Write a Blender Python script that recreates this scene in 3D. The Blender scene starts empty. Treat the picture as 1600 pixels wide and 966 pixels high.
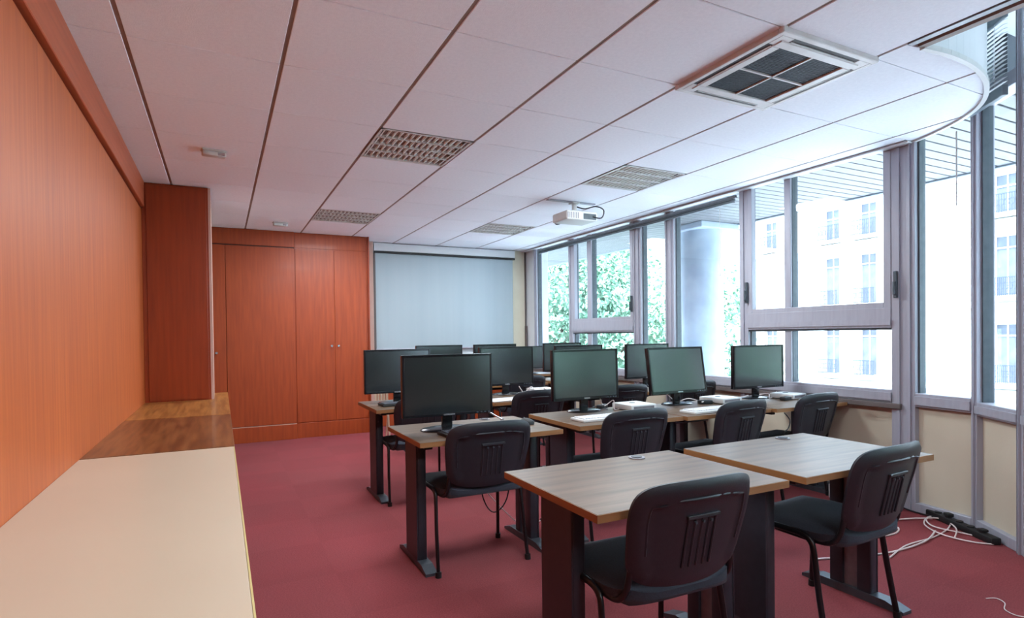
import bpy, bmesh, math, random
from mathutils import Vector, Matrix
random.seed(7)
scene = bpy.context.scene
COL = scene.collection
PI = math.pi

# ------------------------------------------------------------------ camera
YAW, PITCH, ROLL = 0.466860904, -0.0125778107, -0.0120516594
FPX, PY = 902.696, 534.400
fw = Vector((math.sin(YAW)*math.cos(PITCH), math.cos(YAW)*math.cos(PITCH), math.sin(PITCH)))
r0 = Vector((math.cos(YAW), -math.sin(YAW), 0))
u0 = r0.cross(fw)
rt = math.cos(ROLL)*r0 + math.sin(ROLL)*u0
up = -math.sin(ROLL)*r0 + math.cos(ROLL)*u0
cam = bpy.data.cameras.new('camera')
cam.sensor_fit = 'HORIZONTAL'; cam.sensor_width = 36
cam.lens = FPX/1600*36
cam.shift_y = (PY-483)/1600
cam.clip_start = 0.02; cam.clip_end = 300
camo = bpy.data.objects.new('camera', cam); COL.objects.link(camo)
m = Matrix((rt, up, -fw)).transposed().to_4x4()
m.translation = Vector((0, 0, 1.195))
camo.matrix_world = m
scene.camera = camo

# ------------------------------------------------------------------ world, sun, exposure
w = bpy.data.worlds.new('world'); scene.world = w; w.use_nodes = True
bg = w.node_tree.nodes['Background']
bg.inputs[0].default_value = (0.62, 0.82, 1.0, 1)
bg.inputs[1].default_value = 2.6
sun = bpy.data.lights.new('sun', 'SUN'); sun.energy = 6.8; sun.angle = math.radians(2)
sun.color = (0.86, 0.94, 1.0)
so = bpy.data.objects.new('sun', sun); COL.objects.link(so)
so.rotation_euler = Vector((0.40, 0.2, -0.89)).to_track_quat('-Z', 'Y').to_euler()
vs = scene.view_settings
vs.view_transform = 'Standard'; vs.look = 'None'; vs.gamma = 1; vs.use_curve_mapping = False
vs.exposure = 2.4
LAMP = 8.0      # watts per ceiling fixture

# ------------------------------------------------------------------ materials
def srgb(r, g, b):
    f = lambda c: (c/255/12.92) if c/255 <= .04045 else ((c/255+.055)/1.055)**2.4
    return (f(r), f(g), f(b), 1)
MATS = {}
def mat(name, col, rough=.5, metal=0., spec=.5, noise=None, bump=None, ior=None, coat=0., emit=None, stretch=None, col2=None, detail=4, ramp=(.3, .7)):
    """principled material; noise=(scale) mixes col with col2, stretch = mapping scale in object space"""
    if name in MATS: return MATS[name]
    mt = bpy.data.materials.new(name); mt.use_nodes = True
    nt = mt.node_tree; b = nt.nodes['Principled BSDF']
    b.inputs['Base Color'].default_value = col
    b.inputs['Roughness'].default_value = rough
    b.inputs['Metallic'].default_value = metal
    b.inputs['Specular IOR Level'].default_value = spec
    if ior: b.inputs['IOR'].default_value = ior
    b.inputs['Coat Weight'].default_value = coat
    b.inputs['Coat Roughness'].default_value = .08
    if emit:
        b.inputs['Emission Color'].default_value = emit[0]
        b.inputs['Emission Strength'].default_value = emit[1]
    if noise or bump:
        tc = nt.nodes.new('ShaderNodeTexCoord'); mp = nt.nodes.new('ShaderNodeMapping')
        nt.links.new(tc.outputs['Object'], mp.inputs[0])
        mp.inputs['Scale'].default_value = stretch or (1, 1, 1)
    if noise:
        n = nt.nodes.new('ShaderNodeTexNoise'); n.inputs['Scale'].default_value = noise
        n.inputs['Detail'].default_value = detail
        nt.links.new(mp.outputs[0], n.inputs[0])
        cr = nt.nodes.new('ShaderNodeValToRGB')
        cr.color_ramp.elements[0].position = ramp[0]; cr.color_ramp.elements[0].color = col
        cr.color_ramp.elements[1].position = ramp[1]; cr.color_ramp.elements[1].color = col2 or tuple(c*.8 for c in col[:3])+(1,)
        nt.links.new(n.outputs[0], cr.inputs[0]); nt.links.new(cr.outputs[0], b.inputs['Base Color'])
    if bump:
        n2 = nt.nodes.new('ShaderNodeTexNoise'); n2.inputs['Scale'].default_value = bump[0]
        n2.inputs['Detail'].default_value = 3
        nt.links.new(mp.outputs[0], n2.inputs[0])
        bp = nt.nodes.new('ShaderNodeBump'); bp.inputs['Strength'].default_value = bump[1]; bp.inputs['Distance'].default_value = .01
        nt.links.new(n2.outputs[0], bp.inputs['Height']); nt.links.new(bp.outputs[0], b.inputs['Normal'])
    MATS[name] = mt
    return mt
def glass_mat(name, tint, refl=.06):
    mt = bpy.data.materials.new(name); mt.use_nodes = True
    nt = mt.node_tree; nt.nodes.clear()
    o = nt.nodes.new('ShaderNodeOutputMaterial'); mx = nt.nodes.new('ShaderNodeMixShader')
    t = nt.nodes.new('ShaderNodeBsdfTransparent'); t.inputs[0].default_value = tint
    g = nt.nodes.new('ShaderNodeBsdfGlossy'); g.inputs['Roughness'].default_value = .02
    mx.inputs[0].default_value = refl
    nt.links.new(t.outputs[0], mx.inputs[1]); nt.links.new(g.outputs[0], mx.inputs[2]); nt.links.new(mx.outputs[0], o.inputs[0])
    MATS[name] = mt
    return mt
M_orange = mat('orange_wood', srgb(190, 96, 40), .5, noise=3.0, stretch=(14, 14, .7), col2=srgb(162, 72, 26), ramp=(.25, .8), coat=.03)
M_frieze = mat('frieze_wood', srgb(190, 96, 60), .4, noise=3.0, stretch=(14, .7, 14), col2=srgb(168, 78, 46), ramp=(.25, .8), coat=.03)
M_red = mat('red_wood', srgb(164, 68, 20), .5, noise=3.0, stretch=(12, 12, .8), col2=srgb(134, 48, 10), ramp=(.25, .8), coat=.03)
M_reddark = mat('red_wood_dark', srgb(152, 58, 18), .38, noise=3.0, stretch=(12, 12, .8), col2=srgb(128, 44, 10), ramp=(.25, .8), coat=.1)
M_groove = mat('groove_dark', srgb(70, 26, 12), .6)
M_trim_litside = mat('pale_trim_lit_side', srgb(196, 160, 146), .5, noise=4, col2=srgb(190, 152, 138))  # pale trim, and the tall cabinet side with window light in its colour
M_cream = mat('cream_laminate', srgb(204, 188, 164), .32, noise=1.2, col2=srgb(198, 181, 157), coat=.1)
M_creamedge = mat('yellow_edge_band', srgb(196, 176, 116), .5)
M_walnut = mat('walnut_top', srgb(132, 84, 46), .3, noise=2.5, stretch=(16, 1.2, 16), col2=srgb(92, 54, 28), ramp=(.36, .64), coat=.15)
M_oak = mat('oak_top', srgb(176, 122, 62), .3, noise=2.5, stretch=(16, 1.2, 16), col2=srgb(134, 84, 38), ramp=(.36, .64), coat=.15)
M_desk = mat('desk_laminate', srgb(108, 86, 68), .4, noise=2.2, stretch=(1.0, 14, 14), col2=srgb(68, 50, 37), ramp=(.25, .75), coat=0, spec=.3)
M_deskedge = mat('desk_edge_band', srgb(150, 108, 66), .5, noise=2.2, stretch=(1.0, 1.0, 14), col2=srgb(128, 86, 50))
M_metal = mat('charcoal_metal', srgb(46, 46, 54), .45, 0, noise=30, col2=srgb(40, 40, 48))
M_metal_l = mat('grey_channel_metal', srgb(128, 124, 128), .4, .4, noise=30, col2=srgb(116, 112, 118))
M_foot = mat('foot_grey_metal', srgb(84, 90, 98), .38, .4, noise=30, col2=srgb(76, 82, 90))
M_blackmetal = mat('black_tube', srgb(28, 28, 32), .32, .2, noise=40, col2=srgb(22, 22, 26))
M_plastic = mat('black_plastic', srgb(34, 35, 42), .45, bump=(220, .06), noise=60, col2=srgb(29, 30, 37))
M_fabric = mat('dark_fabric', srgb(44, 48, 60), .9, bump=(500, .25), noise=200, col2=srgb(34, 37, 47))
M_bezel = mat('glossy_black', srgb(22, 22, 26), .2, noise=50, col2=srgb(18, 18, 22))
M_screen = mat('matte_lcd', srgb(20, 22, 24), .22, spec=.5, ior=2.1, noise=5, col2=srgb(17, 19, 20))
M_chrome = mat('chrome_badge', srgb(190, 190, 195), .25, .8)
M_black = mat('black_rubber', srgb(22, 22, 24), .6, noise=50, col2=srgb(16, 16, 18))
M_white = mat('white_plastic', srgb(206, 206, 204), .45, noise=8, col2=srgb(198, 198, 196))
M_offwhite = mat('offwhite_paint', srgb(214, 216, 218), .6, noise=4, col2=srgb(206, 209, 212))
M_paper = mat('white_paper', srgb(204, 204, 208), .8, noise=20, col2=srgb(196, 196, 202))
M_key = mat('grey_keycaps', srgb(70, 76, 86), .5, noise=40, col2=srgb(58, 62, 72))
M_tile = mat('ceiling_tile', srgb(243, 247, 254), .9, noise=60, col2=srgb(237, 241, 249), bump=(180, .12))
M_grid = mat('ceiling_grid_shaded', srgb(150, 132, 124), .6, noise=9, col2=srgb(132, 116, 110))  # grey-brown stands in for the warm shadow in the tile gaps
M_wallcream = mat('cream_wall', srgb(214, 208, 188), .75, noise=5, col2=srgb(208, 201, 180), bump=(90, .05))
M_wallgrey = mat('pale_wall', srgb(206, 212, 214), .75, noise=5, col2=srgb(200, 206, 209))
M_beige = mat('beige_panel', srgb(198, 188, 168), .7, noise=3, stretch=(1, 1, .4), col2=srgb(190, 179, 158), bump=(120, .04))
M_frame = mat('grey_aluminium', srgb(166, 166, 176), .45, .1, noise=6, stretch=(8, 8, .6), col2=srgb(157, 157, 168))
M_frame_d = mat('gasket_grey', srgb(78, 86, 92), .6, noise=20, col2=srgb(66, 74, 80))
M_blind = mat('blind_slats', srgb(120, 130, 138), .5, noise=30, col2=srgb(108, 117, 126))
M_screenf = mat('projection_cloth', srgb(160, 172, 178), .6, noise=2.5, stretch=(3, 1, .1), col2=srgb(154, 167, 174))
M_ac = mat('ivory_plastic', srgb(214, 212, 212), .45, noise=7, col2=srgb(196, 190, 186))
M_acgrille = mat('grille_dark', srgb(66, 72, 80), .55, noise=90, col2=srgb(46, 50, 58))
M_acslot = mat('slot_black', srgb(48, 36, 38), .6)
M_reflector = mat('lamp_reflector', srgb(236, 240, 238), .4, 0)
M_louver = mat('lamp_louver', srgb(226, 231, 228), .5, 0)
M_tube = mat('fluorescent_tube', srgb(240, 240, 240), .4, emit=((.93, .98, 1, 1), 3.0))
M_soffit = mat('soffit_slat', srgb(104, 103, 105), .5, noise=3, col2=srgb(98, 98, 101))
M_soffitgap = mat('soffit_gap', srgb(50, 56, 66), .8)
M_column = mat('concrete_column', srgb(172, 182, 192), .85, noise=3, col2=srgb(146, 158, 172), bump=(25, .15))
M_fac = mat('facade_stone', srgb(206, 205, 200), .9, noise=.6, col2=srgb(194, 192, 187), bump=(6, .08))
M_facwin = mat('facade_window', srgb(66, 70, 80), .45, noise=1.5, col2=srgb(86, 90, 100))
M_shutter = mat('facade_shutter', srgb(196, 196, 200), .7, noise=2, col2=srgb(184, 186, 192))
M_iron = mat('balcony_iron', srgb(48, 56, 70), .6)
M_leaf = mat('leaf_green', srgb(86, 126, 104), .55, noise=1.8, col2=srgb(130, 160, 134), ramp=(.35, .65))
M_bark = mat('bark', srgb(96, 82, 68), .9, noise=8, col2=srgb(70, 58, 48), bump=(20, .4))
M_asphalt = mat('street_asphalt', srgb(180, 181, 183), .9, noise=1, col2=srgb(168, 169, 171))
M_cablew = mat('white_cable', srgb(216, 202, 200), .5)
M_cableb = mat('black_cable', srgb(24, 24, 28), .5)
M_roof = mat('roof_slab', srgb(150, 150, 150), .9)
M_darkwall = mat('dark_wall', srgb(60, 58, 58), .8, noise=4, col2=srgb(54, 52, 52))
M_glass = glass_mat('window_glass', (.95, .97, .98, 1), .05)
M_ghostdark = mat('window_dark_trim', srgb(96, 86, 84), .6)

def carpet_mat():
    mt = bpy.data.materials.new('red_carpet'); mt.use_nodes = True
    nt = mt.node_tree; b = nt.nodes['Principled BSDF']
    b.inputs['Roughness'].default_value = .95; b.inputs['Specular IOR Level'].default_value = .15
    tc = nt.nodes.new('ShaderNodeTexCoord')
    n1 = nt.nodes.new('ShaderNodeTexNoise'); n1.inputs['Scale'].default_value = 1.1; n1.inputs['Detail'].default_value = 3
    n2 = nt.nodes.new('ShaderNodeTexNoise'); n2.inputs['Scale'].default_value = 160; n2.inputs['Detail'].default_value = 2
    ck = nt.nodes.new('ShaderNodeTexChecker'); ck.inputs['Scale'].default_value = 2.0
    ck.inputs[1].default_value = (1, 1, 1, 1); ck.inputs[2].default_value = (.955, .95, .95, 1)
    for n in (n1, n2, ck): nt.links.new(tc.outputs['Object'], n.inputs[0])
    cr = nt.nodes.new('ShaderNodeValToRGB')
    cr.color_ramp.elements[0].position = .3; cr.color_ramp.elements[0].color = srgb(136, 62, 66)
    cr.color_ramp.elements[1].position = .72; cr.color_ramp.elements[1].color = srgb(126, 64, 66)
    nt.links.new(n1.outputs[0], cr.inputs[0])
    mr = nt.nodes.new('ShaderNodeMapRange'); mr.inputs[1].default_value = .3; mr.inputs[2].default_value = .7
    mr.inputs[3].default_value = .82; mr.inputs[4].default_value = 1.15
    nt.links.new(n2.outputs[0], mr.inputs[0])
    m1 = nt.nodes.new('ShaderNodeMix'); m1.data_type = 'RGBA'; m1.blend_type = 'MULTIPLY'; m1.inputs[0].default_value = 1
    m2 = nt.nodes.new('ShaderNodeMix'); m2.data_type = 'RGBA'; m2.blend_type = 'MULTIPLY'; m2.inputs[0].default_value = 1
    nt.links.new(cr.outputs[0], m1.inputs[6]); nt.links.new(ck.outputs[0], m1.inputs[7])
    nt.links.new(m1.outputs[2], m2.inputs[6]); nt.links.new(mr.outputs[0], m2.inputs[7])
    nt.links.new(m2.outputs[2], b.inputs['Base Color'])
    bp = nt.nodes.new('ShaderNodeBump'); bp.inputs['Strength'].default_value = .35; bp.inputs['Distance'].default_value = .004
    nt.links.new(n2.outputs[0], bp.inputs['Height']); nt.links.new(bp.outputs[0], b.inputs['Normal'])
    return mt
M_carpet = carpet_mat()

# ------------------------------------------------------------------ mesh helpers
class MB:
    def __init__(s): s.bm = bmesh.new()
    def box(s, x0, x1, y0, y1, z0, z1, r=0, seg=1, M=None):
        mt = Matrix.Translation(((x0+x1)/2, (y0+y1)/2, (z0+z1)/2)) @ Matrix.Diagonal((x1-x0, y1-y0, z1-z0, 1))
        g = bmesh.ops.create_cube(s.bm, size=1, matrix=mt)['verts']
        if r:
            ed = list({e for v in g for e in v.link_edges})
            res = bmesh.ops.bevel(s.bm, geom=ed, offset=r, segments=seg, affect='EDGES', profile=.5)
            g = list({v for f in res['faces'] for v in f.verts} | {v for v in g if v.is_valid})
        if M is not None:
            for v in g: v.co = M @ v.co
        return s
    def tube(s, pts, r, seg=8, flat=1., cap=True, closed=False):
        pts = [Vector(p) for p in pts]; n = len(pts)
        t0 = (pts[1]-pts[0]).normalized()
        a = Vector((0, 0, 1)) if abs(t0.z) < .9 else Vector((1, 0, 0))
        nx = t0.cross(a).normalized(); rings = []
        for i, p in enumerate(pts):
            if closed: t = (pts[(i+1) % n]-pts[i-1]).normalized()
            else: t = (pts[min(i+1, n-1)]-pts[max(i-1, 0)]).normalized()
            nx = (nx - t*nx.dot(t)).normalized(); ny = t.cross(nx)
            rr = r[i] if isinstance(r, (list, tuple)) else r
            rings.append([s.bm.verts.new(p + nx*math.cos(2*PI*k/seg)*rr + ny*math.sin(2*PI*k/seg)*rr*flat) for k in range(seg)])
        for i in range(n if closed else n-1):
            A, B = rings[i], rings[(i+1) % n]
            for k in range(seg): s.bm.faces.new((A[k], A[(k+1) % seg], B[(k+1) % seg], B[k]))
        if cap and not closed:
            s.bm.faces.new(rings[0][::-1]); s.bm.faces.new(rings[-1])
        return s
    def cyl(s, p, q, r, seg=16, r2=None):
        return s.tube([p, q], [r, r if r2 is None else r2], seg)
    def prism(s, poly, z0, z1):
        b = [s.bm.verts.new((x, y, z0)) for x, y in poly]; t = [s.bm.verts.new((x, y, z1)) for x, y in poly]
        n = len(poly)
        s.bm.faces.new(b[::-1]); s.bm.faces.new(t)
        for i in range(n): s.bm.faces.new((b[i], b[(i+1) % n], t[(i+1) % n], t[i]))
        return s
    def disc(s, cx, cy, z0, z1, rx, ry, seg=32, dome=0):
        poly = [(cx+rx*math.cos(2*PI*k/seg), cy+ry*math.sin(2*PI*k/seg)) for k in range(seg)]
        if not dome: return s.prism(poly, z0, z1)
        rings = []
        for f, z in ((1, z0), (1, z0+(z1-z0)*.35), (.94, z0+(z1-z0)*.75), (.8, z1), (.4, z1+dome)):
            rings.append([s.bm.verts.new((cx+(x-cx)*f, cy+(y-cy)*f, z)) for x, y in poly])
        for A, B in zip(rings, rings[1:]):
            for k in range(seg): s.bm.faces.new((A[k], A[(k+1) % seg], B[(k+1) % seg], B[k]))
        s.bm.faces.new(rings[0][::-1]); s.bm.faces.new(rings[-1])
        return s
    def quad(s, *p):
        s.bm.faces.new([s.bm.verts.new(q) for q in p]); return s
    def frame(s, x0, x1, z0, z1, y0, y1, wl, wr=None, wb=None, wt=None, r=0):
        wr = wl if wr is None else wr; wb = wl if wb is None else wb; wt = wl if wt is None else wt
        s.box(x0, x0+wl, y0, y1, z0, z1, r); s.box(x1-wr, x1, y0, y1, z0, z1, r)
        if wb: s.box(x0+wl, x1-wr, y0, y1, z0, z0+wb, r)
        if wt: s.box(x0+wl, x1-wr, y0, y1, z1-wt, z1, r)
        return s
    def shellgrid(s, front, back, nu, nv):
        """closed shell between two parametric surfaces on the [-1,1] square"""
        def grid(fn): return [[s.bm.verts.new(fn(-1+2*i/nu, -1+2*j/nv)) for j in range(nv+1)] for i in range(nu+1)]
        A, B = grid(front), grid(back)
        for i in range(nu):
            for j in range(nv):
                s.bm.faces.new((A[i][j], A[i+1][j], A[i+1][j+1], A[i][j+1]))
                s.bm.faces.new((B[i][j+1], B[i+1][j+1], B[i+1][j], B[i][j]))
        for i in range(nu):
            s.bm.faces.new((A[i+1][0], A[i][0], B[i][0], B[i+1][0])); s.bm.faces.new((A[i][nv], A[i+1][nv], B[i+1][nv], B[i][nv]))
        for j in range(nv):
            s.bm.faces.new((A[0][j], A[0][j+1], B[0][j+1], B[0][j])); s.bm.faces.new((A[nu][j+1], A[nu][j], B[nu][j], B[nu][j+1]))
        return s
    def mesh(s, name, mtl, smooth=None):
        bmesh.ops.recalc_face_normals(s.bm, faces=s.bm.faces)
        me = bpy.data.meshes.new(name); s.bm.to_mesh(me); s.bm.free()
        me.materials.append(mtl)
        if smooth:
            for p in me.polygons: p.use_smooth = True
            me.set_sharp_from_angle(angle=math.radians(smooth))
        return me
    def build(s, name, mtl, parent=None, smooth=None, loc=None, rotz=0):
        return obj(name, s.mesh(name, mtl, smooth), parent, loc, rotz)
def obj(name, me, parent=None, loc=None, rotz=0):
    o = bpy.data.objects.new(name, me); COL.objects.link(o)
    if parent is not None: o.parent = parent
    if loc is not None: o.location = loc
    o.rotation_euler.z = rotz
    return o
def tag(o, label=None, cat=None, group=None, kind=None):
    if label: o['label'] = label
    if cat: o['category'] = cat
    if group: o['group'] = group
    if kind: o['kind'] = kind
    return o
def thing(name, label, cat, loc=(0, 0, 0), rotz=0, group=None):
    o = bpy.data.objects.new(name, None); COL.objects.link(o)
    o.empty_display_size = .1
    o.location = loc; o.rotation_euler = (0, 0, rotz)
    return tag(o, label, cat, group)
def struct(o, label=None): return tag(o, label, None, None, 'structure')
def sempty(name, label=None, loc=(0, 0, 0), rotz=0):
    o = bpy.data.objects.new(name, None); COL.objects.link(o); o.location = loc; o.rotation_euler.z = rotz
    return struct(o, label)
def dup(root, loc, rotz, label):
    r = root.copy(); COL.objects.link(r); r.location = loc; r.rotation_euler = (0, 0, rotz); r['label'] = label
    for ch in list(root.children):
        c = ch.copy(); COL.objects.link(c); c.parent = r
        for g in list(ch.children):
            d = g.copy(); COL.objects.link(d); d.parent = c
    return r
def smoothpts(P, n=6, closed=False):
    P = [Vector(p) for p in P]; out = []; N = len(P)
    rng = range(N) if closed else range(N-1)
    for i in rng:
        if closed: a, b, c, d = P[i-1], P[i], P[(i+1) % N], P[(i+2) % N]
        else: a, b, c, d = P[max(i-1, 0)], P[i], P[i+1], P[min(i+2, N-1)]
        for k in range(n):
            t = k/n
            out.append(.5*((2*b)+(c-a)*t+(2*a-5*b+4*c-d)*t*t+(3*b-a-3*c+d)*t**3))
    if not closed: out.append(P[-1])
    return out

# ------------------------------------------------------------------ room constants
CEIL = 2.43; UP = 2.95
LX = -0.54          # left wall
BY = 7.62           # back wall
RX = 4.10           # window wall
P0, P1, P2, P3, P4 = (4.11, 2.24), (4.05, 1.81), (3.80, 1.485), (3.48, 1.20), (3.35, -2.2)
YB = -2.2           # wall behind the camera

# ------------------------------------------------------------------ floor, walls, roof
b = MB(); b.box(LX-.1, 4.4, YB-.1, BY+.1, -.2, 0)
struct(b.build('floor', M_carpet), 'red carpet tiles covering the whole classroom floor')
b = MB(); b.box(LX-.15, 6.0, YB-.15, BY+.15, UP, UP+.15)
struct(b.build('ceiling_upper', M_offwhite), 'pale raised ceiling above the curved ceiling edge')
# left wall: panelling plus frieze
wl = sempty('wall_left', 'orange wood panelled wall with a frieze under the ceiling')
b = MB(); b.box(LX-.12, LX-.02, YB, BY, 0, UP); b.build('masonry', M_wallcream, wl)
b = MB(); b.box(LX-.02, LX, YB, 5.36, .69, 2.215); b.build('panel', M_orange, wl)
b = MB(); b.box(LX-.02, LX-.012, YB, 5.36, 2.2, 2.24); b.build('shadow_gap', M_groove, wl)
b = MB(); b.box(LX-.02, LX+.022, YB, 5.36, 2.232, CEIL+.05, .003); b.build('frieze', M_frieze, wl)
# back wall
wb = sempty('wall_back', 'pale back wall with a cream strip beside the windows')
b = MB(); b.box(LX, 4.45, BY, BY+.12, 0, UP); b.build('masonry', M_wallgrey, wb)
b = MB(); b.box(3.86, 4.06, BY-.012, BY, 0, CEIL); struct(b.build('trim_3', M_wallcream), 'cream wall strip between projection screen and corner pilaster')
b = MB(); b.box(4.05, 4.075, BY-.05, BY, 0, 1.32); b.box(4.055, 4.07, BY-.03, BY, 1.32, CEIL); struct(b.build('trim_4', M_ghostdark), 'thin dark strip beside the white corner pilaster')
b = MB(); b.box(1.80, 3.86, BY-.02, BY, 0, .72, .003); struct(b.build('baseboard_back', M_red), 'red-brown wood panel along the bottom of the back wall')
# wall behind camera
b = MB(); b.box(LX, 3.6, YB-.12, YB, 0, UP); struct(b.build('wall_front', M_darkwall), 'dark wall behind the camera')
# pilaster at the far end of the window wall
b = MB(); b.box(4.085, 4.3, 7.33, BY, 0, UP, .004); struct(b.build('trim_1', M_offwhite), 'white corner pilaster between back wall and windows')

# ------------------------------------------------------------------ suspended ceiling
ce = sempty('ceiling', 'suspended ceiling of square white tiles with a curved corner')
XL = [LX, -.333, .267, .867, 1.467, 2.067, 2.667, 3.267, 3.867, 4.055]
YL = [1.61+.6*k for k in range(-7, 11)]
YL = [y for y in YL if y > YB and y < BY] ; YL = [YB]+YL+[BY]
CURVE = [(2.756, 1.464), (2.93, 1.447), (3.12, 1.455), (3.29, 1.485), (3.45, 1.535), (3.61, 1.61), (3.75, 1.705), (3.86, 1.82), (3.945, 1.95), (4.01, 2.08), (4.055, 2.21)]
CURVE = [tuple(p)[:2] for p in smoothpts([(x, y, 0) for x, y in CURVE], 3)]
def clip(poly, a, b):
    out = []; nx, ny = -(b[1]-a[1]), b[0]-a[0]
    d = [(p[0]-a[0])*nx+(p[1]-a[1])*ny for p in poly]
    for i in range(len(poly)):
        j = (i+1) % len(poly)
        if d[i] >= 0: out.append(poly[i])
        if d[i]*d[j] < 0:
            t = d[i]/(d[i]-d[j]); out.append((poly[i][0]+(poly[j][0]-poly[i][0])*t, poly[i][1]+(poly[j][1]-poly[i][1])*t))
    return out
GX, GY = .0085, .003
SKIP = {(3, 1.01), (3, -1.39), (3, 3.41), (3, 5.81), (6, 3.41), (6, 5.81), (5, 1.61)}   # light fixtures and air conditioner
full = {}
for i in range(len(XL)-1):
    for j in range(len(YL)-1):
        x0, x1, y0, y1 = XL[i], XL[i+1], YL[j], YL[j+1]
        if any(i == a and abs(y0-yy) < .02 for a, yy in SKIP): continue
        if y0 > 7.22 and x1 < 1.5: continue
        if i >= 6 and y1 < 1.47: continue
        g = [(x0+GX, y0+GY), (x1-GX, y0+GY), (x1-GX, y1-GY), (x0+GX, y1-GY)]
        cut = i >= 6 and y0 < 2.25
        if cut:
            for a, c in zip(CURVE, CURVE[1:]):
                g = clip(g, a, c)
                if len(g) < 3: break
            if len(g) < 3: continue
            b = MB(); b.prism(g, CEIL, CEIL+.015); b.build('tile', M_tile, ce)
        else:
            k = (round(x1-x0, 3), round(y1-y0, 3))
            if k not in full:
                b = MB(); b.box(-k[0]/2+GX, k[0]/2-GX, -k[1]/2+GY, k[1]/2-GY, 0, .015, .002); full[k] = b.mesh('tile', M_tile)
            obj('tile', full[k], ce, ((x0+x1)/2, (y0+y1)/2, CEIL))
for x in XL[1:]:
    y0 = 1.464 if 2.7 < x < 3.0 else (2.22 if x > 4 else (1.88 if x > 3.8 else (1.49 if x > 3 else YB)))
    b = MB(); b.box(x-.011, x+.011, y0, BY, CEIL+.004, CEIL+.008); b.build('grid_bar', M_grid, ce)
for y in YL[1:-1]:
    x1 = 2.667 if y < 1.47 else (3.58 if y < 2 else 4.055)
    b = MB(); b.box(LX, x1, y-.008, y+.008, CEIL+.005, CEIL+.0105); b.build('grid_bar', M_grid, ce)
# backing above the tiles keeps the void dark
b = MB(); b.prism([(LX, YB), (2.72, YB)]+CURVE+[(4.055, BY), (LX, BY)], CEIL+.0165, CEIL+.05); b.build('backing', M_grid, ce)
# curved fascia + edge trim
b = MB()
outer = [(2.752, YB)]+CURVE+[(4.06, 3.0), (4.06, BY)]
for (ax, ay), (bx, by) in zip(outer, outer[1:]):
    dx, dy = bx-ax, by-ay; L = math.hypot(dx, dy); nx, ny = dy/L*.012, -dx/L*.012
    b.prism([(ax, ay), (ax+nx, ay+ny), (bx+nx, by+ny), (bx, by)], CEIL, UP)
b.build('fascia', M_offwhite, ce)
b = MB()
for (ax, ay), (bx, by) in zip(CURVE, CURVE[1:]):
    dx, dy = bx-ax, by-ay; L = math.hypot(dx, dy); nx, ny = dy/L*.022, -dx/L*.022
    b.prism([(ax, ay), (ax+nx, ay+ny), (bx+nx, by+ny), (bx, by)], CEIL-.012, CEIL+.012)
b.build('curved_edge', M_white, ce)
b = MB(); b.box(2.667, 2.70, YB, 1.464, CEIL-.004, CEIL+.02); b.build('edge_profile', M_metal_l, ce)
b = MB(); b.box(2.725, 2.762, YB, 1.455, CEIL-.006, CEIL+.02); b.build('edge_profile', M_grid, ce)
b = MB(); b.box(4.0, 4.075, 2.2, 7.62, CEIL-.016, CEIL-.004, .002); b.build('perimeter_trim', M_offwhite, ce)

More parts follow.
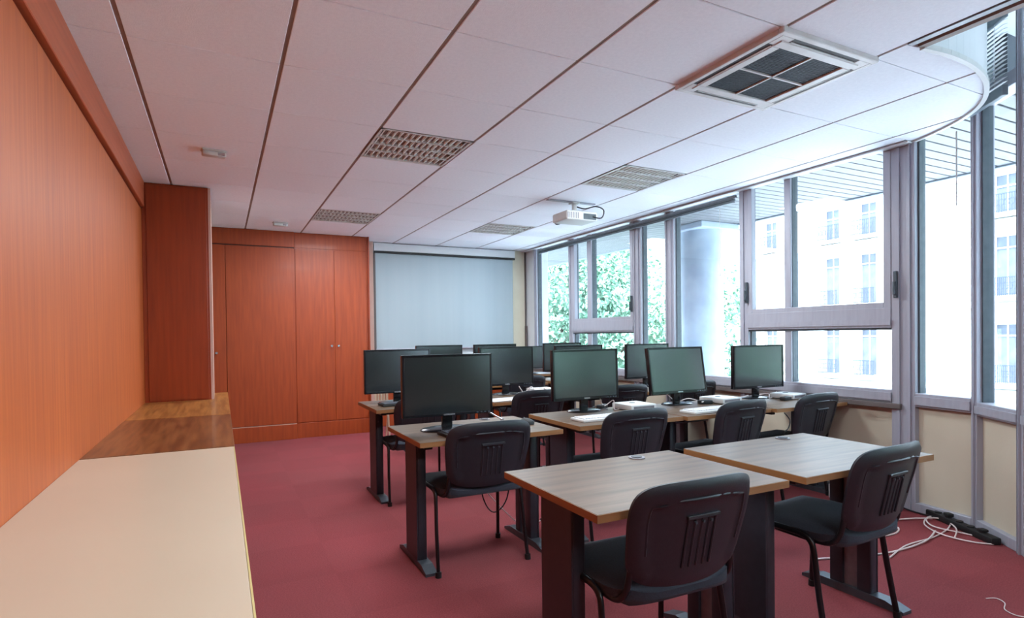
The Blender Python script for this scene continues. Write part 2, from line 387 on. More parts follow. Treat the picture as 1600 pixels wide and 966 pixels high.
# ------------------------------------------------------------------ windows
FD = .05    # half depth of frames
def bay(name, label, P, Q, z0, z1, wl, wr, ztop=UP, split=None, rail=None, handle=None, panel=True):
    """a window between two plan points: sill, posts, glass; local x runs P->Q, local y points outdoors"""
    L = math.hypot(Q[0]-P[0], Q[1]-P[1]); a = math.atan2(Q[1]-P[1], Q[0]-P[0])
    root = sempty(name, label, (P[0], P[1], 0), a)
    # posts
    for x0, x1 in ((0, wl), (L-wr, L)):
        if x1-x0 < .005: continue
        b = MB(); b.box(x0, x1, -FD, FD, 0, ztop, .003)
        b.box(x0+(x1-x0)*.42, x0+(x1-x0)*.58, -FD-.012, -FD+.01, 0, ztop)
        b.build('post', M_frame, root)
    b = MB()
    b.box(wl, wl+.012, -.02, .035, z1, ztop); b.box(L-wr-.012, L-wr, -.02, .035, z1, ztop)
    b.build('gasket', M_frame_d, root)
    # sill rail and panel below
    b = MB(); b.box(wl, L-wr, -FD, FD, z0, z1, .004); b.box(wl, L-wr, -FD-.012, -FD, z0+.015, z1-.02); b.build('bottom_rail', M_frame, root)
    b = MB(); b.box(wl, L-wr, -FD, FD, 2.5, 2.58, .003); b.build('top_rail', M_frame, root)
    if panel:
        b = MB(); b.box(wl, L-wr, -.015, .03, .055, z0); b.build('lower_panel', M_beige, root)
        b = MB(); b.box(wl, L-wr, -FD, FD, 0, .06, .003); b.build('kick_rail', M_frame, root)
    # glass
    xs = [wl, L-wr] if not split else [wl, split[0], split[1], L-wr]
    if split:
        b = MB(); b.box(split[0], split[1], -FD+.012, FD-.01, z1, 2.5, .003); b.build('mullion', M_frame, root)
        b = MB(); b.box(split[1]-.014, split[1]+.004, -FD+.03, FD-.005, z1, 2.5); b.build('gasket', M_frame_d, root)
    segs = [(xs[k], xs[k+1]) for k in range(0, len(xs), 2)]
    for x0, x1 in segs:
        if rail:
            b = MB(); b.box(x0, x1, -.003, .003, z1, rail[0]); b.build('pane', M_glass, root)
            b = MB(); b.box(x0, x1, -.003, .003, rail[1], 2.5); b.build('pane', M_glass, root)
        else:
            b = MB(); b.box(x0, x1, -.003, .003, z1, 2.5); b.build('pane', M_glass, root)
        b = MB(); b.box(x0, x1, -.003, .003, 2.58, UP); b.build('pane', M_glass, root)
    if rail:
        b = MB(); b.box(wl, L-wr, -FD-.006, FD, rail[0], rail[1], .004); b.box(wl, L-wr, -FD-.014, -FD, rail[0]+.018, rail[0]+.06)
        b.build('transom', M_frame, root)
        b = MB(); b.box(wl, L-wr, -FD+.006, -.004, rail[0]-.014, rail[0]); b.build('gasket', M_frame_d, root)
        b = MB(); b.frame(wl, L-wr, rail[1]-.01, 2.5, -FD-.004, -.005, .045, .05, .045, .0, .003); b.build('sash_frame', M_frame, root)
    if handle:
        for hx, hz in handle:
            b = MB(); b.box(hx-.012, hx+.012, -FD-.03, -FD-.008, hz-.09, hz+.09, .004); b.box(hx-.008, hx+.008, -FD-.045, -FD-.02, hz-.07, hz+.02, .003)
            b.build('handle', M_frame_d, root)
    return root
S = lambda Y: 7.33-Y
def wbay(n, label, Ya, Yb, wl, wr, split=None, rail=None, handle=None):
    sp = (Ya-split[0], Ya-split[1]) if split else None
    hd = [(Ya-y, z) for y, z in handle] if handle else None
    return bay('window_%d' % n, label, (RX+.01, Ya), (RX+.01, Yb), .70, .79, wl, wr, split=sp, rail=rail, handle=hd)
wbay(1, 'narrow fixed window beside the white corner pilaster, tree behind', 7.33, 6.40, .07, .0)
wbay(2, 'opening window with a transom, trees behind, farther of the two', 6.40, 5.02, .10, .06, split=(5.99, 5.90), rail=(1.21, 1.35), handle=[(5.09, 1.52)])
wbay(3, 'narrow fixed window left of the outdoor column', 5.02, 4.51, .07, .06)
wbay(4, 'wide fixed window showing the grey outdoor column', 4.51, 3.62, .07, .0)
wbay(5, 'opening window with a transom showing balconies, nearer of the two', 3.62, P0[1], .09, .10, split=(3.18, 3.12), rail=(1.21, 1.35), handle=[(2.30, 1.50), (3.53, 1.53)])
bay('window_6', 'tall blank bright window right of the grooved corner post', P0, P1, .69, .78, .06, .035)
bay('window_7', 'rightmost tall window with a raised blind at its top', P1, P2, .68, .76, .03, .012)
bay('window_8', 'facet of the bay window outside the picture', P2, P3, .68, .76, .05, .04)
bay('window_9', 'long window bay beside the camera', P3, P4, .68, .76, .05, .05, split=(1.6, 1.68))
# interior sill ledge of the long wall, dark colour for the shadow under the sill
b = MB(); b.box(4.035, 4.06, 2.27, 7.33, .665, .70, .003); struct(b.build('trim_2', M_ghostdark), 'narrow sill ledge under the long window wall, coloured dark for its shadow')

# ------------------------------------------------------------------ built-in wardrobe at the back
wd = thing('wardrobe', 'wide red-brown built-in wardrobe beside the projection screen', 'wardrobe', (0, 7.2, 0))
b = MB(); b.box(LX, 1.645, .03, .41, 0, CEIL-.002); b.box(LX, .785, 0, .03, 2.25, CEIL-.002, .002); b.box(.79, 1.645, .025, .05, 2.25, CEIL-.002, .002); b.build('carcass', M_red, wd)
b = MB(); b.box(LX, .785, -.005, .03, 0, .175, .002); b.box(.79, 1.645, .02, .05, 0, .175, .002); b.build('plinth', M_red, wd)
b = MB(); b.box(LX, .785, -.002, .03, .175, .181); b.build('plinth_edge', M_trim_litside, wd)
b = MB(); b.box(LX, .785, .012, .03, 2.236, 2.25); b.box(.79, 1.645, .032, .05, 2.236, 2.25); b.build('shadow_gap', M_groove, wd)
for x0, x1, y, kx in ((-.40, .055, 0, None), (.06, .775, 0, None), (.795, 1.233, .022, 1.195), (1.241, 1.63, .022, 1.275)):
    b = MB(); b.box(x0, x1, y-.0, y+.03, .185, 2.236, .002); d = b.build('door', M_red, wd)
    if kx:
        b = MB(); b.cyl((kx, y, 1.085), (kx, y-.018, 1.085), .005, 10); b.cyl((kx, y-.018, 1.085), (kx, y-.03, 1.085), .013, 12); b.build('knob', M_chrome, d, 40)
b = MB(); b.cyl((-.045, 0, 1.03), (-.045, -.02, 1.03), .006, 10); b.cyl((-.045, -.02, 1.03), (-.045, -.03, 1.03), .014, 12); b.build('knob', M_chrome, wd, 40)
b = MB(); b.box(1.645, 1.66, .0, .41, 0, CEIL-.002); b.build('end_panel', M_reddark, wd)
b = MB(); b.box(1.66, 1.79, .34, .41, 0, CEIL-.002, .002); b.build('filler', M_trim_litside, wd)

# tall cabinet standing on the counter
tc = thing('tall_cabinet', 'dark red-brown tall cabinet standing on the wooden counter end', 'cabinet', (0, 5.355, 0))
b = MB(); b.box(LX, -.075, 0, .62, .69, CEIL-.004, .002); b.build('body', M_reddark, tc)
b = MB(); b.box(-.075, -.058, .004, .62, .69, CEIL-.004); b.build('side_panel', M_trim_litside, tc)  # paler than the body: window light on this side is put into the colour
b = MB(); b.box(LX+.03, -.09, -.006, 0, .70, CEIL-.02, .002); b.build('front_panel', M_reddark, tc)

# long low counter along the left wall
lc = thing('low_cabinet', 'long low wooden cabinet under the counter tops along the left wall', 'cabinet', (0, 0, 0))
b = MB(); b.box(LX, .0, YB, 5.98, .08, .66); b.build('body', M_red, lc)
b = MB(); b.box(LX, -.05, YB, 5.98, 0, .08); b.build('plinth', M_groove, lc)
y = YB+.01
while y < 5.9:
    y1 = min(y+.66, 5.97)
    b = MB(); b.box(0, .02, y+.003, y1-.003, .1, .65, .002); d = b.build('door', M_red, lc)
    b = MB(); b.cyl((.02, y+.06, .56), (.045, y+.06, .56), .011, 10); b.build('knob', M_chrome, d)
    y = y1
ct = thing('counter_top', 'cream laminate counter top with a yellow edge in the near left corner', 'counter', (0, 0, 0))
b = MB(); b.box(LX, .045, YB, 2.972, .66, .692, .002); b.build('slab', M_cream, ct)
b = MB(); b.box(.045, .049, YB, 2.972, .662, .692); b.build('edge_band', M_creamedge, ct)
b = MB(); b.box(LX, .05, 2.985, 4.25, .66, .692, .002); tag(b.build('counter_top', M_walnut), 'dark walnut counter top between cream counter and lighter oak board', 'counter')
b = MB(); b.box(LX, .05, 4.254, 5.98, .66, .692, .002); tag(b.build('counter_top', M_oak), 'lighter oak counter board right under the tall cabinet', 'counter')

# ------------------------------------------------------------------ projection screen
ps = thing('projection_screen', 'large white pull-down projection screen with a black top bar on the back wall', 'screen', (0, BY, 0))
b = MB(); b.box(1.80, 3.87, -.075, -.004, 2.315, 2.42, .006); b.build('case', M_offwhite, ps)
b = MB(); b.box(1.80, 3.865, -.085, -.06, 2.285, 2.312, .004); b.build('black_bar', M_black, ps)
b = MB(); b.box(1.825, 3.84, -.05, -.046, 1.03, 2.29); b.build('cloth', M_screenf, ps)
b = MB(); b.box(1.797, 1.825, -.055, -.04, 1.0, 2.29, .003); b.build('side_border', M_ghostdark, ps)
b = MB(); b.cyl((1.82, -.048, 1.02), (3.85, -.048, 1.02), .012, 10); b.build('bottom_bar', M_frame, ps)

# ------------------------------------------------------------------ ceiling light fixtures
def make_light(loc, label):
    t = thing('ceiling_light', label, 'ceiling light', loc, 0, 'square louvred ceiling light fixtures')
    h = .296
    b = MB(); b.box(-h, h, -h, -h+.014, -.003, .02); b.box(-h, h, h-.014, h, -.003, .02); b.box(-h, -h+.014, -h, h, -.003, .02); b.box(h-.014, h, -h, h, -.003, .02)
    b.build('frame', M_white, t)
    b = MB(); b.box(-h, h, -h, h, .075, .08); b.box(-h, -h+.004, -h, h, .0, .08); b.box(h-.004, h, -h, h, 0, .08); b.box(-h, h, -h, -h+.004, 0, .08); b.box(-h, h, h-.004, h, 0, .08)
    b.build('housing', M_reflector, t)
    w_ = (2*h-.028)/4
    for k in range(4):
        yc = -h+.014+w_*(k+.5)
        b = MB(); b.cyl((-h+.03, yc, .052), (h-.03, yc, .052), .0085, 10); b.build('tube', M_tube, t, 40)
        b = MB()
        for s in (-1, 1):      # parabolic cheeks along the lamp
            for (a0, z0), (a1, z1) in (((.5, .0), (.46, .03)), ((.46, .03), (.36, .06))):
                b.quad((-h+.02, yc+s*w_*a0, z0), (h-.02, yc+s*w_*a0, z0), (h-.02, yc+s*w_*a1, z1), (-h+.02, yc+s*w_*a1, z1))
        b.build('reflector', M_reflector, t)
        b = MB(); n = 14
        for q in range(n+1):
            x = -h+.03+(2*h-.06)*q/n
            b.prism([(x-.004, yc-w_*.47), (x+.004, yc-w_*.47), (x+.004, yc+w_*.47), (x-.004, yc+w_*.47)], .002, .02)
        b.build('louver', M_louver, t)
        b = MB(); b.box(-h+.012, -h+.034, yc-.025, yc+.025, .004, .05, .002); b.box(h-.034, h-.012, yc-.025, yc+.025, .004, .05, .002); b.build('lamp_holder', M_frame_d, t)
    b = MB()
    for k in range(5):
        y = -h+.014+w_*k
        b.box(-h+.01, h-.01, y-.006, y+.006, -.002, .012)
    b.build('rail', M_white, t)
    L = bpy.data.lights.new('lamp_light', 'AREA'); L.shape = 'SQUARE'; L.size = .5; L.energy = LAMP; L.color = (.84, .94, 1)
    lo = bpy.data.objects.new('lamp_light', L); COL.objects.link(lo); lo.parent = t; lo.location = (0, 0, -.01)
    return t
make_light((1.167, 3.71, CEIL), 'square louvred ceiling light nearest above the left desks')
make_light((2.967, 3.71, CEIL), 'bright square louvred ceiling light in front of the projector')
make_light((1.167, 1.31, CEIL), 'unseen square louvred ceiling light added above the frontmost desk to light the room')  # out of view, added for its light on the front of the room
make_light((1.167, -1.09, CEIL), 'unseen square louvred ceiling light added behind the camera to light the room')  # another unseen fixture, put in as extra room light
make_light((1.167, 6.11, CEIL), 'far square louvred ceiling light above the wardrobe')
make_light((2.967, 6.11, CEIL), 'far square louvred ceiling light above the projection screen')

# ------------------------------------------------------------------ air conditioner cassette
ac = thing('air_conditioner', 'ivory ceiling air conditioner cassette with dark grille', 'air conditioner', (2.367, 1.91, CEIL))
h = .315
b = MB()
def ring(bb, a, c, z0, z1, r=.003):
    bb.box(-a, a, -a, -c, z0, z1, r); bb.box(-a, a, c, a, z0, z1, r); bb.box(-a, -c, -c, c, z0, z1, r); bb.box(c, a, -c, c, z0, z1, r)
ring(b, h, .288, -.022, .012); ring(b, .258, .212, -.026, .012)
for sx in (-1, 1):
    for sy in (-1, 1):
        b.box(min(sx*.215, sx*.29), max(sx*.215, sx*.29), min(sy*.215, sy*.29), max(sy*.215, sy*.29), -.022, .012, .003)
b.build('panel', M_ac, ac)
for k in range(4):
    R4 = Matrix.Rotation(k*PI/2, 4, 'Z')
    b = MB(); b.box(-.216, .216, .257, .289, -.0205, .01, M=R4); b.build('air_slot', M_acslot, ac)
    b = MB(); b.box(-.21, .21, .2625, .2665, -.025, -.0205, M=R4); b.build('vane', M_white, ac)
b = MB(); b.box(-.213, .213, -.213, .213, -.016, .004)
b.build('grille', M_acgrille, ac)
b = MB()
for k in range(-20, 21): b.box(-.212, .212, k*.0103-.0015, k*.0103+.0015, -.0185, -.016)
b.build('grille_fins', M_acgrille, ac)
b = MB(); b.box(-.213, .213, -.005, .005, -.024, -.016); b.box(-.005, .005, -.213, .213, -.024, -.016); b.build('cross_bar', M_ac, ac)

# ------------------------------------------------------------------ projector
pj = thing('projector', 'white ceiling projector on a bracket with a looping cable', 'projector', (2.98, 4.6, CEIL))
b = MB(); b.box(-.30, .22, -.05, -.01, -.012, -.002, .002); b.build('mount_rail', M_frame, pj)
b = MB(); b.box(-.04, .04, -.06, .02, -.02, -.004, .003); b.cyl((0, -.02, -.02), (0, -.02, -.09), .022, 14); b.box(-.06, .06, -.08, .04, -.10, -.09, .003); b.build('bracket', M_white, pj, 40)
b = MB(); b.box(-.16, .18, -.14, .12, -.188, -.105, .016, 3); pb = b.build('body', M_white, pj, 50)
b = MB(); b.box(.02, .16, -.143, -.139, -.178, -.125, .001); b.build('connector_panel', M_frame_d, pb)
b = MB()
for k in range(7): b.box(-.15+.018*k, -.14+.018*k, -.143, -.138, -.176, -.122)
b.build('vent', M_metal_l, pb)
b = MB(); b.cyl((-.09, .12, -.155), (-.09, .15, -.155), .036, 20); b.build('lens', M_bezel, pb, 40)
b = MB(); b.tube(smoothpts([(.12, -.14, -.15), (.2, -.17, -.16), (.24, -.15, -.08), (.2, -.08, -.035), (.1, -.05, -.06), (.02, -.03, -.045)], 5), .006, 6); b.build('cable', M_cableb, pj, 60)

# ------------------------------------------------------------------ small ceiling boxes
def small_box(loc, rz, label):
    t = thing('emergency_light', label, 'ceiling sensor', loc, rz, 'small ceiling boxes near the left wall')
    b = MB(); b.box(-.075, .075, -.035, .035, -.012, 0, .004); b.build('base', M_ac, t)
    b = MB(); b.box(-.07, .07, -.03, .03, -.042, -.012, .008, 2); b.build('housing', M_white, t, 40)
    b = MB(); b.box(.02, .06, -.032, -.028, -.036, -.018, .002); b.build('lens', M_chrome, t)
small_box((-.02, 4.28, CEIL), .15, 'small ivory box on the ceiling tiles nearest the left wall')
small_box((.59, 6.66, CEIL), .15, 'small ivory box on the ceiling tiles above the wardrobe')

# ------------------------------------------------------------------ raised blinds
bl = thing('venetian_blind', 'grey venetian blind bunched up along the ceiling over the far windows', 'blind', (4.025, 0, 0))
b = MB(); b.box(-.012, .012, 3.62, 7.12, 2.365, 2.388, .002); b.build('headrail', M_blind, bl)
for k in range(3):
    b = MB(); b.box(-.016, .016, 3.64, 7.10, 2.340+.008*k, 2.344+.008*k); b.build('slat', M_frame_d if k % 2 else M_blind, bl)
b = MB(); b.box(-.012, .012, 3.64, 7.10, 2.326, 2.336, .002); b.build('bottom_bar', M_blind, bl)
b = MB(); b.cyl((-.005, 3.80, 2.31), (-.005, 3.80, 1.72), .0022, 6); b.cyl((-.005, 3.80, 1.72), (-.005, 3.80, 1.70), .006, 8); b.build('cord', M_white, bl)
# blind on the rightmost window
a7 = math.atan2(P2[1]-P1[1], P2[0]-P1[0])
bl = thing('venetian_blind', 'half-raised venetian blind at the top of the rightmost window', 'blind', (P1[0], P1[1], 0), a7)
b = MB(); b.box(.02, .36, -.10, -.07, 2.86, 2.90, .003); b.build('headrail', M_blind, bl)
sl = MB(); sl.box(.02, .36, -.012, .012, -.0008, .0008); slm = sl.mesh('slat', M_offwhite)
for k in range(15):
    o = obj('slat', slm, bl, (0, -.085, 2.845-.0235*k)); o.rotation_euler.x = .26
b = MB(); b.box(.02, .36, -.10, -.07, 2.445, 2.50, .003); b.build('bottom_bar', M_blind, bl)
b = MB(); b.cyl((.12, -.085, 2.86), (.12, -.085, 2.47), .0015, 6); b.cyl((.27, -.085, 2.86), (.27, -.085, 2.47), .0015, 6); b.build('ladder_cord', M_white, bl)
b = MB(); b.cyl((4.02, 1.93, 2.40), (4.02, 1.93, 1.95), .004, 8); b.cyl((4.02, 1.93, 1.95), (4.02, 1.93, 1.3), .001, 6)
tag(b.build('blind_wand', M_white), 'thin pale blind wand hanging in front of the blank bright window', 'blind wand')

# ------------------------------------------------------------------ desks
DT = .68
def make_desk(label, w_=.80, d_=.60):
    t = thing('desk', label, 'desk', (0, 0, 0), 0, 'small wood-topped desks in rows')
    b = MB(); b.box(-w_/2, w_/2, -d_/2, d_/2, DT-.026, DT, .0015); b.build('tabletop', M_desk, t)
    e = MB(); e.box(-w_/2-.0015, w_/2+.0015, -d_/2-.0015, -d_/2+.001, DT-.025, DT-.001); e.box(-w_/2-.0015, -w_/2+.001, -d_/2, d_/2, DT-.025, DT-.001)
    e.box(w_/2-.001, w_/2+.0015, -d_/2, d_/2, DT-.025, DT-.001); e.box(-w_/2, w_/2, d_/2-.001, d_/2+.0015, DT-.025, DT-.001)
    e.build('edge_band', M_deskedge, t)
    for s in (-1, 1):
        x = s*(w_/2-.07)
        leg = bpy.data.objects.new('leg', None); COL.objects.link(leg); leg.parent = t
        for y in (-.064, .064):
            b = MB(); b.box(x-.024, x+.024, y-.032, y+.032, .03, DT-.03, .006, 2); b.build('post', M_metal, leg, 50)
        b = MB(); b.box(x-.012, x+.012, -.045, .045, .03, DT-.03); b.build('channel', M_metal_l, leg)
        b = MB(); b.box(x+s*.024, x+s*.030, -.097, .097, .03, DT-.03, .002); b.build('cover', M_metal, leg)
        b = MB()      # tapered foot bar
        pr = [(-.235, 0), (.235, 0), (.235, .014), (.16, .036), (-.16, .036), (-.235, .014)]
        A = [b.bm.verts.new((x-.03, yy, z)) for yy, z in pr]; B = [b.bm.verts.new((x+.03, yy, z)) for yy, z in pr]
        b.bm.faces.new(A); b.bm.faces.new(B[::-1])
        for i in range(6): b.bm.faces.new((A[i], A[(i+1) % 6], B[(i+1) % 6], B[i]))
        b.build('foot', M_foot, leg)
        b = MB(); b.box(x-.02, x+.02, -.22, .22, DT-.052, DT-.026, .003); b.build('arm', M_metal, leg)
    b = MB(); b.box(-w_/2+.08, w_/2-.08, .05, .09, DT-.085, DT-.03, .003); b.build('beam', M_metal, t)
    b = MB(); b.disc(w_/2-.22, d_/2-.055, DT, DT+.004, .034, .034, 24); g = b.build('grommet', M_metal_l, t, 40)
    b = MB(); b.disc(w_/2-.22, d_/2-.055, DT+.004, DT+.007, .022, .022, 20); b.build('cap', M_metal, g, 40)
    return t
desk0 = make_desk('walnut-topped desk in the front row, nearest the camera')
desks = [
 ((1.345, 1.65), 0, None),
 ((2.225, 1.645), 0, 'front-row desk nearest the window wall, its bare top bright with window light'),
 ((1.245, 2.965), .0, 'second-row desk at the aisle with a large black monitor'),
 ((2.15, 2.99), 0, 'second-row desk with a green-reflecting monitor and a white keyboard'),
 ((2.908, 2.965), 0, 'second-row desk under the tilted-back green-reflecting monitor'),
 ((3.657, 2.93), 0, 'second-row desk against the window wall with white boxes'),
 ((1.36, 4.31), 0, 'third-row desk at the aisle beside the wardrobe'),
 ((2.22, 4.26), 0, 'third-row desk with papers behind the large black monitor'),
 ((2.955, 4.26), 0, 'third-row desk hidden behind the green-reflecting monitor'),
 ((3.66, 4.26), 0, 'third-row desk against the window wall'),
 ((2.02, 5.65), 0, 'fourth-row desk below the left half of the projection screen'),
 ((2.78, 5.65), 0, 'fourth-row desk below the right half of the projection screen'),
 ((3.56, 5.65), 0, 'fourth-row desk against the window wall with white papers'),
 ((3.60, 6.75), 0, 'rearmost desk in the far corner by the pilaster'),
]
desk0.location = (desks[0][0][0], desks[0][0][1], 0)
for (x, y), rz, lab in desks[1:]: dup(desk0, (x, y, 0), rz, lab)
for o in bpy.data.objects:   # right-hand desks of each row are a touch narrower
    if o.name.startswith('desk') and o.parent is None and 'label' in o and o.location.x > 1.6:
        o.scale.x = .99 if o.location.y < 2 else (.94 if o.location.x < 2.6 else (.92 if o.location.y < 3.5 else .86))

# ------------------------------------------------------------------ chairs
def sq(a, b_, p):
    m_ = max(abs(a), abs(b_)); n_ = (abs(a)**p+abs(b_)**p)**(1/p)
    k = m_/n_ if n_ else 0
    return a*k, b_*k
def make_chair(label):
    t = thing('chair', label, 'chair', (0, 0, 0), 0, 'black stackable visitor chairs')
    # back shell
    zc, hz, hw = .607, .157, .232
    def surf(off):
        def fn(a, c):
            x, y = sq(a, c, 5.5)
            v = (y+1)/2
            wv = hw*(.90+.10*min(1, v*1.6))
            X = x*wv; Z = zc + y*hz - (.012*(1-x*x) if y < 0 else 0)*(-y) + .008*(1-x*x)*max(y, 0)
            rr = max(abs(a), abs(c))
            dep = 0
            if off == 'b': dep = -.020 + (.007 if (abs(a) < .80 and -.9 < c < .66) else 0) + (.012 if rr > .97 else 0)
            Y = -.245 - .075*v + .045*(x*x) + dep
            return Vector((X, Y, Z))
        return fn
    b = MB(); b.shellgrid(surf('f'), surf('b'), 24, 18); sh = b.build('backrest', M_plastic, t, 40)
    # pad on the front of the back
    def padf(a, c):
        q = surf('f')(a*.9, c*.9); q.y += .022*(1-max(abs(a), abs(c))**4); return q
    def padb(a, c):
        q = surf('f')(a*.9, c*.9); q.y -= .002; return q
    b = MB(); b.shellgrid(padf, padb, 14, 10); b.build('back_pad', M_fabric, t, 60)
    # vent plate, ribs and screws on the rear of the shell
    yb = lambda z: -.245-.075*((z-zc)/hz+1)/2-.0135
    b = MB()
    b.box(-.062, .062, yb(.66)-.006, yb(.66)+.006, .652, .664, .002)
    b.build('vent_hood', M_plastic, sh)
    for k in range(-2, 3):
        b = MB(); b.tube([(k*.026, yb(.65)+.002, .652), (k*.026, yb(.5)-.001, .50)], .0042, 6); b.build('rib', M_plastic, sh, 50)
    for k in (-1, 0, 1):
        b = MB(); b.cyl((k*.03, yb(.645)-.001, .642), (k*.03, yb(.645)-.008, .642), .0045, 8); b.build('screw', M_key, sh)
    # raised ledge framing the recessed panel
    sb_ = surf('b'); led = []
    for q in range(41):
        th = math.radians(-28 + 236*q/40); a, c = math.cos(th), math.sin(th)
        k = 1/max(abs(a), abs(c)); pt = sb_(a*k*.79, c*k*.66); pt.y -= .0015; led.append(pt)
    b = MB(); b.tube(led, .0048, 6); b.build('ledge', M_plastic, sh, 60)
    # seat
    def seat(zf):
        def fn(a, c):
            x, y = sq(a, c, 4.5)
            return Vector((x*.228, -.005+y*.235, zf(x, y)))
        return fn
    b = MB(); b.shellgrid(seat(lambda x, y: .425+.028*(1-max(abs(x), abs(y))**5)-.012*y*y*(y > 0)-.008*(1-x*x)*(1-y*y)), seat(lambda x, y: .405), 18, 16); b.build('seat', M_fabric, t, 60)
    b = MB(); b.shellgrid(seat(lambda x, y: .406), seat(lambda x, y: .398-.022*(1-max(abs(x), abs(y))**3)), 14, 12); b.build('seat_shell', M_plastic, t, 50)
    # frames: inverted U on each side
    for s in (-1, 1):
        xt, xf = s*.236, s*.250
        pts = [(xf, -.185, 0), (s*.245, -.150, .20), (s*.239, -.128, .345), (xt, -.112, .392), (xt, -.075, .412), (xt, .0, .415), (xt, .09, .414), (xt, .135, .408), (s*.238, .156, .385), (s*.244, .172, .30), (s*.247, .18, .15), (xf, .187, 0)]
        b = MB(); b.tube(smoothpts(pts, 4), .0125, 10, .72); lg = b.build('leg', M_blackmetal, t, 60)
        for yy in (-.185, .187):
            b = MB(); b.cyl((xf, yy, 0), (xf*.998, yy*.985, .028), .0155, 12); b.build('foot_cap', M_black, lg, 50)
        b = MB(); b.tube(smoothpts([(s*.21, .05, .396), (s*.212, -.10, .392), (s*.212, -.165, .396), (s*.208, -.195, .415), (s*.202, -.210, .45), (s*.198, -.218, .50), (s*.194, -.232, .57)], 4), .0105, 8); b.build('back_upright', M_blackmetal, t, 60)
    b = MB(); b.cyl((-.236, .11, .395), (.236, .11, .395), .0095, 10); b.cyl((-.236, -.105, .392), (.236, -.105, .392), .0095, 10); b.build('crossbar', M_blackmetal, t, 50)
    return t
chair0 = make_chair('nearest black chair, pulled up to the frontmost desk')
chairs = [
 ((1.262, 1.565), -.02, None),
 ((2.225, 1.58), .07, 'black chair at the front-row desk nearest the windows'),
 ((1.19, 2.885), .0, 'black chair at the aisle desk with the large black monitor'),
 ((2.095, 2.87), 0, 'black chair in front of the desk with the white keyboard'),
 ((2.92, 2.87), .06, 'black chair in front of the tilted-back monitor desk'),
 ((3.66, 2.88), .05, 'second-row black chair nearest the window wall'),
 ((1.29, 4.18), 0, 'black chair at the third-row aisle desk, partly behind the large monitor'),
 ((2.19, 4.16), 0, 'third-row black chair just left of the green-reflecting monitor'),
 ((3.01, 4.14), 0, 'third-row black chair between the two green-reflecting monitors'),
 ((3.76, 4.10), 0, 'third-row black chair against the windows, mostly behind a tilted monitor'),
 ((2.83, 5.56), 0, 'small far black chair in the fourth row below the dark screen'),
]
chair0.location = (*chairs[0][0], 0); chair0.rotation_euler.z = chairs[0][1]
for (x, y), rz, lab in chairs[1:]: dup(chair0, (x, y, 0), rz, lab)

# ------------------------------------------------------------------ monitors
def make_monitor(label, kind, loc, rz=0, tilt=0, group='flat monitors on the desks'):
    t = thing('monitor', label, 'monitor', (loc[0], loc[1], DT), rz, group)
    T = Matrix.Translation((0, 0, .11)) @ Matrix.Rotation(-tilt, 4, 'X') @ Matrix.Translation((0, 0, -.11))
    W, z0, z1 = .257, .08, .412
    bz, bb = (.014, .02) if kind == 'g' else (.012, .014)
    b = MB(); b.box(-W, W, -.012, .018, z0, z1, .004, 2, M=T); b.box(-W*.7, W*.7, .018, .045, z0+.05, z1-.05, .012, 2, M=T); b.build('housing', M_bezel, t, 40)
    b = MB()
    b.box(-W, -W+bz, -.018, -.012, z0, z1, .0015, M=T); b.box(W-bz, W, -.018, -.012, z0, z1, .0015, M=T)
    b.box(-W+bz, W-bz, -.018, -.012, z0, z0+bb, .0015, M=T); b.box(-W+bz, W-bz, -.018, -.012, z1-bz, z1, .0015, M=T)
    b.build('bezel', M_bezel, t)
    b = MB(); b.box(-W+bz, W-bz, -.0145, -.012, z0+bb, z1-bz, M=T); b.build('display', M_screen, t)
    b = MB(); b.box(-.032, .032, -.0195, -.018, z0+.003, z0+.012, M=T) if kind != 'g' else b.box(-.022, .022, -.0188, -.018, z0+.006, z0+.014, M=T)
    b.build('badge', M_chrome, t)
    b = MB()
    for k in range(4): b.box(W-.03-.022*k, W-.018-.022*k, -.0195, -.018, z0+.006, z0+.011, M=T)
    b.build('buttons', M_key, t)
    b = MB(); b.box(-.03, .03, .012, .036, .008, z0+.09, .006, 2); b.build('neck', M_bezel, t, 40)
    if kind == 'g':
        b = MB(); b.disc(0, .02, 0, .012, .125, .085, 40, .003); b.build('base', M_bezel, t, 30)
    else:
        b = MB(); b.disc(0, .02, 0, .014, .15, .10, 40, .006); b.build('base', M_bezel, t, 30)
    return t
make_monitor('large black monitor with dark blank display on the aisle desk', 'b', (1.10, 2.965), -.015)
make_monitor('green-reflecting monitor standing in front of a white keyboard', 'g', (2.155, 3.2), 0, .03)
make_monitor('tilted-back green-reflecting monitor in the middle of the second row', 'g', (2.925, 3.16), .0, .15)
make_monitor('blue-grey reflecting monitor nearest the windows in the second row', 'g', (3.70, 3.13), -.05, 0)
make_monitor('dark monitor in front of the wardrobe on the third-row aisle desk', 'b', (1.21, 4.36), 0)
make_monitor('dark green monitor directly right of the large black monitor', 'g', (2.19, 4.46), 0)
make_monitor('monitor mostly hidden behind the front green-reflecting monitor', 'g', (2.93, 4.46), 0)
make_monitor('grey-green monitor left of the tilted-back monitor, before the trees', 'g', (3.66, 4.38), 0)
make_monitor('far monitor peeking over the dark wardrobe-side monitors, below the screen', 'g', (2.06, 5.8), 0)
make_monitor('far monitor top edge below the right end of the projection screen', 'g', (2.71, 5.8), 0)
make_monitor('far pale green monitor in front of the leftmost window', 'g', (3.58, 5.8), 0)
t = make_monitor('small far black monitor with a pale badge beside the corner pilaster', 'b', (3.58, 6.62), 0); t.scale = (.95, .95, .88)

